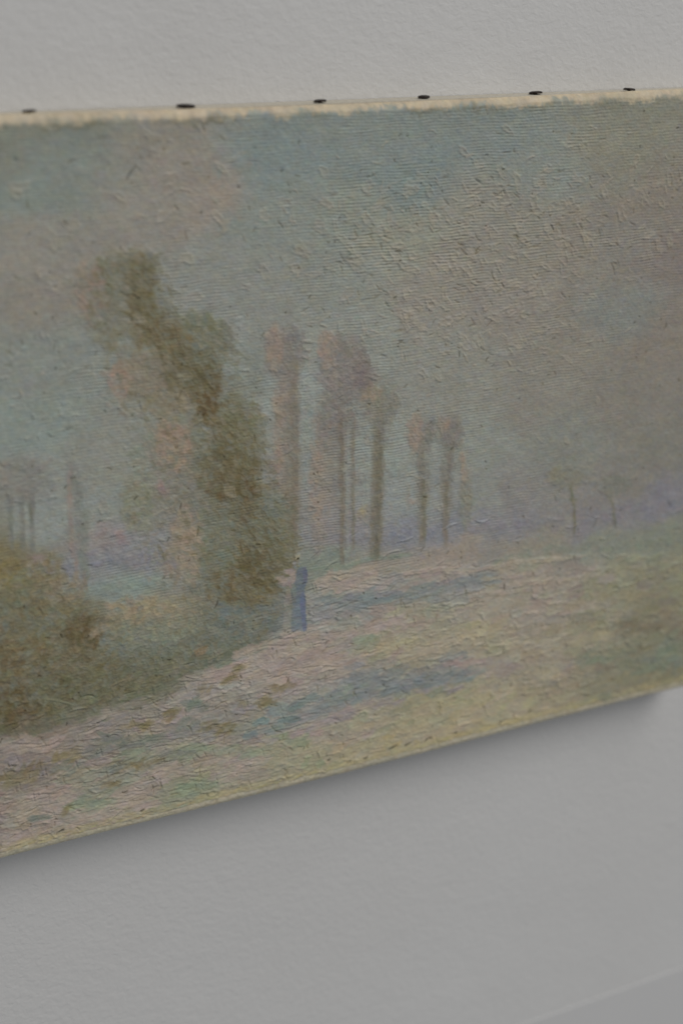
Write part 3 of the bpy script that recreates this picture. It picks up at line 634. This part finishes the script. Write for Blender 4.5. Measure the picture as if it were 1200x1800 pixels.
# ---- 9. edges: bare primed canvas along the top, yellow ground and soil along the bottom
n_a = noise2(.012, .02, 31); n_b = noise2(.003, .003, 32); n_c = noise2(.0012, .0012, 33)
lim = .0043 + .0022 * (n_a - .5) * 2 + .0016 * (n_b - .5) * 2
m = np.clip((lim - TT) / .0022 + .5 + (n_c - .5) * 1.1, 0, 1)
CREAM = np.array([147, 136, 119.0])[None, None] * (1 + .10 * (n_b - .5)[..., None] + .06 * (n_c - .5)[..., None])
COL += m[..., None] * (CREAM - COL); HGT *= 1 - .8 * m
dirt = np.exp(-((TT - lim - .0012) / .0016) ** 2) * np.clip(noise2(.02, .05, 34) * 1.9 - .55, 0, 1) * np.clip(n_c * 1.6, 0, 1)
COL += (dirt * .55)[..., None] * (np.array([86, 84, 70.0]) - COL)
top = np.exp(-((TT - .010) / .008) ** 2) * .35 * noise2(.05, .03, 35)
COL += top[..., None] * (np.array([98, 102, 96.0]) - COL)
yb = np.clip((TT - (HH - .0098 - .004 * n_a)) / .002, 0, 1) * np.clip(n_b * 1.4 + .25 - noise2(.03, .03, 36) * .55, 0, 1)
COL += (yb * .6)[..., None] * (np.array([143, 133, 102.0]) - COL)
gb = np.clip((TT - (HH - .0064 - .0018 * n_b + .001 * n_a)) / .001, 0, 1)
COL += gb[..., None] * (np.array([144, 137, 121.0]) * (1 + .12 * (n_c - .5)[..., None]) - COL); HGT *= 1 - .6 * gb

for (x, y, l) in [(690, 1313, 24), (716, 1307, 20), (752, 1299, 22), (612, 1338, 12), (578, 1335, 9), (642, 1331, 12), (800, 1288, 10), (930, 1251, 9), (250, 1425, 10), (108, 1461, 14), (880, 1268, 12)]:
    squig(x, y, -.27, l, 4.5, (60, 57, 50), .85, -.0002)
for x in np.arange(-150, 1250, 9):   # raised yellow bead where the paint stops
    if rng.random() < .8: squig(x, bot(x) - 15 + rng.normal(0, 1.5), -.25, rng.uniform(14, 26), rng.uniform(4, 6), jit((143, 132, 100), 4, 3), rng.uniform(.3, .8), .00025)

# ---- coarse horizontal weave showing through where the paint is thin
PITCH_W = 0.0017
wave_t = TT + .0016 * (noise2(.06, .03, 41) - .5) + .0011 * (noise2(.011, .005, 42) - .5)
weave = np.sin(wave_t * 2 * math.pi / PITCH_W) * (.15 + 1.5 * noise2(.0045, .0016, 43) * noise2(.02, .012, 49) * 1.5)
show = .55 + .45 * np.clip(noise2(.06, .04, 44) * 2 - .45, 0, 1)
HGT += .00012 * weave * show * (1 - .55 * IMP)
HGT += .00013 * (noise2(.0009, .0008, 50) - .5) + .00014 * (noise2(.0019, .0013, 45) - .5) + .00016 * (noise2(.005, .004, 46) - .5)
COL *= (1 + .05 * (noise2(.0022, .0014, 47) - .5) + .05 * (noise2(.009, .006, 48) - .5))[..., None]
HGT = np.clip(HGT, -.0009, .0018)
ch1 = noise2(.0030, .0020, 61) + .7 * noise2(.0014, .0011, 62) - .85; ch2 = noise2(.0045, .0026, 63) + .6 * noise2(.0018, .0013, 64) - .8
COL += ch1[..., None] * np.array([4.2, -.4, -4.0]) + ch2[..., None] * np.array([2.5, 3.2, -1.5])
gl = np.interp(S + X0, np.r_[L(0, 1300)[0], L(470, 1125)[0], L(560, 1000)[0], L(1250, 950)[0]] + X0, [L(0, 1300)[1], L(470, 1125)[1], L(560, 1000)[1], L(1250, 950)[1]])
gm = np.clip((TT - gl[None, :]) / .006, 0, 1)[..., None]
COL = COL * (1.015 + .03 * gm) + np.array([.6, .8, -.8]) + (1 - gm) * np.array([1.6, -.3, -1.2])
lum = COL.mean(-1, keepdims=True); COL = lum + (COL - lum) * .9 + np.array([.4, .6, -1.2])

# ------------------------------------------------------------------ the painting: geometry
painting = bpy.data.objects.new("landscape_painting", None); scene.collection.objects.link(painting)
painting.location = ((X0 + X1) / 2, TH, ZT - HH)
tag(painting, "unframed oil painting of misty trees and a small blue figure, hung on the white wall", "painting")
OX, OY, OZ = painting.location

RAD = 0.0050                    # rounded stretcher edge
def roll(a, size):              # arc-length position -> (position across the face, depth behind the face)
    p = a.copy(); d = np.zeros_like(a)
    lo = a < RAD; hi = a > size - RAD
    th = (RAD - a[lo]) / RAD * math.pi / 2 ; p[lo] = RAD - RAD * np.sin(th); d[lo] = RAD - RAD * np.cos(th)
    th = (a[hi] - size + RAD) / RAD * math.pi / 2; p[hi] = size - RAD + RAD * np.sin(th); d[hi] = RAD - RAD * np.cos(th)
    return p, d
pt, dt_ = roll(T, HH); ps, dsd = roll(S, WW)
PT, PS = pt[:, None] + 0 * SS, ps[None, :] + 0 * SS
DEP = np.minimum(RAD, dt_[:, None] + dsd[None, :])
sag = .0010 * np.sin(np.pi * SS / WW) * np.sin(np.pi * TT / HH)      # slack of the old canvas
bowt = .0007 * np.sin(SS / WW * 7.0 + 1) * np.exp(-TT / .03)          # edges not quite straight
bowb = .0006 * np.sin(SS / WW * 9.0) * np.exp(-(HH - TT) / .02)
edge_mask = np.clip(np.minimum(np.minimum(TT, HH - TT), np.minimum(SS, WW - SS)) / .004, 0.15, 1)
co = np.empty((nt_, ns, 3), np.float32)
co[..., 0] = X0 + PS - OX
co[..., 1] = (DEP + sag - HGT * edge_mask) - OY
co[..., 2] = ZT - PT + bowt + bowb - OZ
me = bpy.data.meshes.new("canvas")
me.vertices.add(nt_ * ns); me.vertices.foreach_set("co", co.reshape(-1))
idx = np.arange(nt_ * ns, dtype=np.int32).reshape(nt_, ns)
quads = np.stack([idx[:-1, :-1], idx[1:, :-1], idx[1:, 1:], idx[:-1, 1:]], -1).reshape(-1, 4)
nq = len(quads)
me.loops.add(nq * 4); me.loops.foreach_set("vertex_index", quads.reshape(-1))
me.polygons.add(nq); me.polygons.foreach_set("loop_start", np.arange(0, nq * 4, 4, dtype=np.int32))
try: me.polygons.foreach_set("loop_total", np.full(nq, 4, np.int32))
except Exception: pass
me.update(calc_edges=True)
me.polygons.foreach_set("use_smooth", np.ones(nq, bool))
GAIN = 0.48                     # picture value of a white surface in this light
lin = s2l(np.clip(COL, 0, 255)) / GAIN
at = me.attributes.new("pigment", 'FLOAT_COLOR', 'POINT')
rgba = np.ones((nt_, ns, 4), np.float32); rgba[..., :3] = np.clip(lin, 0.005, 0.9)
at.data.foreach_set("color", rgba.reshape(-1))
canvas = link("canvas", me, painting, M_PAINT)

# folded sides of the canvas, running back to the wall
def side(name, x0, x1, z0, z1):
    return box(name, x0 - OX, x1 - OX, RAD - .0004 - OY, TH - .0004 - OY, z0 - OZ, z1 - OZ, M_RAW, painting)
side("tacking_margin", X0 + .001, X1 - .001, ZT - .0035, ZT - .0002)
side("tacking_margin", X0 + .001, X1 - .001, ZT - HH + .0002, ZT - HH + .0035)
side("tacking_margin", X0 + .0002, X0 + .0035, ZT - HH + .004, ZT - .004)
side("tacking_margin", X1 - .0035, X1 - .0002, ZT - HH + .004, ZT - .004)
# stretcher bars behind
def bar(x0, x1, z0, z1):
    return box("stretcher_bar", x0 - OX, x1 - OX, .0068 - OY, TH - .001 - OY, z0 - OZ, z1 - OZ, M_WOOD, painting, .001)
bar(X0 + .004, X1 - .004, ZT - .045, ZT - .004); bar(X0 + .004, X1 - .004, ZT - HH + .004, ZT - HH + .045)
bar(X0 + .004, X0 + .045, ZT - HH + .046, ZT - .046); bar(X1 - .045, X1 - .004, ZT - HH + .046, ZT - .046)

# tacks along the top edge
def tack_mesh():
    bm = bmesh.new()
    prof = [(.0, .0015), (.0024, .0014), (.0034, .0011), (.0037, .0007), (.0036, .0001), (.0010, .0), (.0008, -.004), (.0, -.008)]
    N = 14; rings = []
    for r, z in prof:
        if r == 0: rings.append([bm.verts.new((0, 0, z))])
        else: rings.append([bm.verts.new((r * math.cos(2 * math.pi * k / N), r * math.sin(2 * math.pi * k / N), z)) for k in range(N)])
    for a, b in zip(rings[:-1], rings[1:]):
        for k in range(N):
            q = (k + 1) % N
            if len(a) == 1: bm.faces.new((a[0], b[k], b[q]))
            elif len(b) == 1: bm.faces.new((a[k], b[0], a[q]))
            else: bm.faces.new((a[k], b[k], b[q], a[q]))
    bmesh.ops.recalc_face_normals(bm, faces=bm.faces)
    me = bpy.data.meshes.new("tack"); bm.to_mesh(me); bm.free()
    for p in me.polygons: p.use_smooth = True
    me.materials.append(M_TACK)
    return me
tm = tack_mesh()
for (x, wd, tilt) in [(-130, 1.0, .05), (55, .95, .06), (332, 1.32, -.03), (570, .95, .05), (757, .9, -.05), (957, 1.05, .06), (1121, .95, .02), (1290, 1, .04)]:
    s, _ = L(x, 204 - .0375 * x)
    o = link("tack", tm, painting)
    ddep = .0085 + rng.uniform(0, .004)
    o.location = (X0 + float(s) + .002 - OX, ddep - OY, ZT + .0002 - OZ)
    o.rotation_euler = (rng.uniform(-.05, .12), tilt, rng.uniform(0, 3)); o.scale = (wd, wd, 1.0)
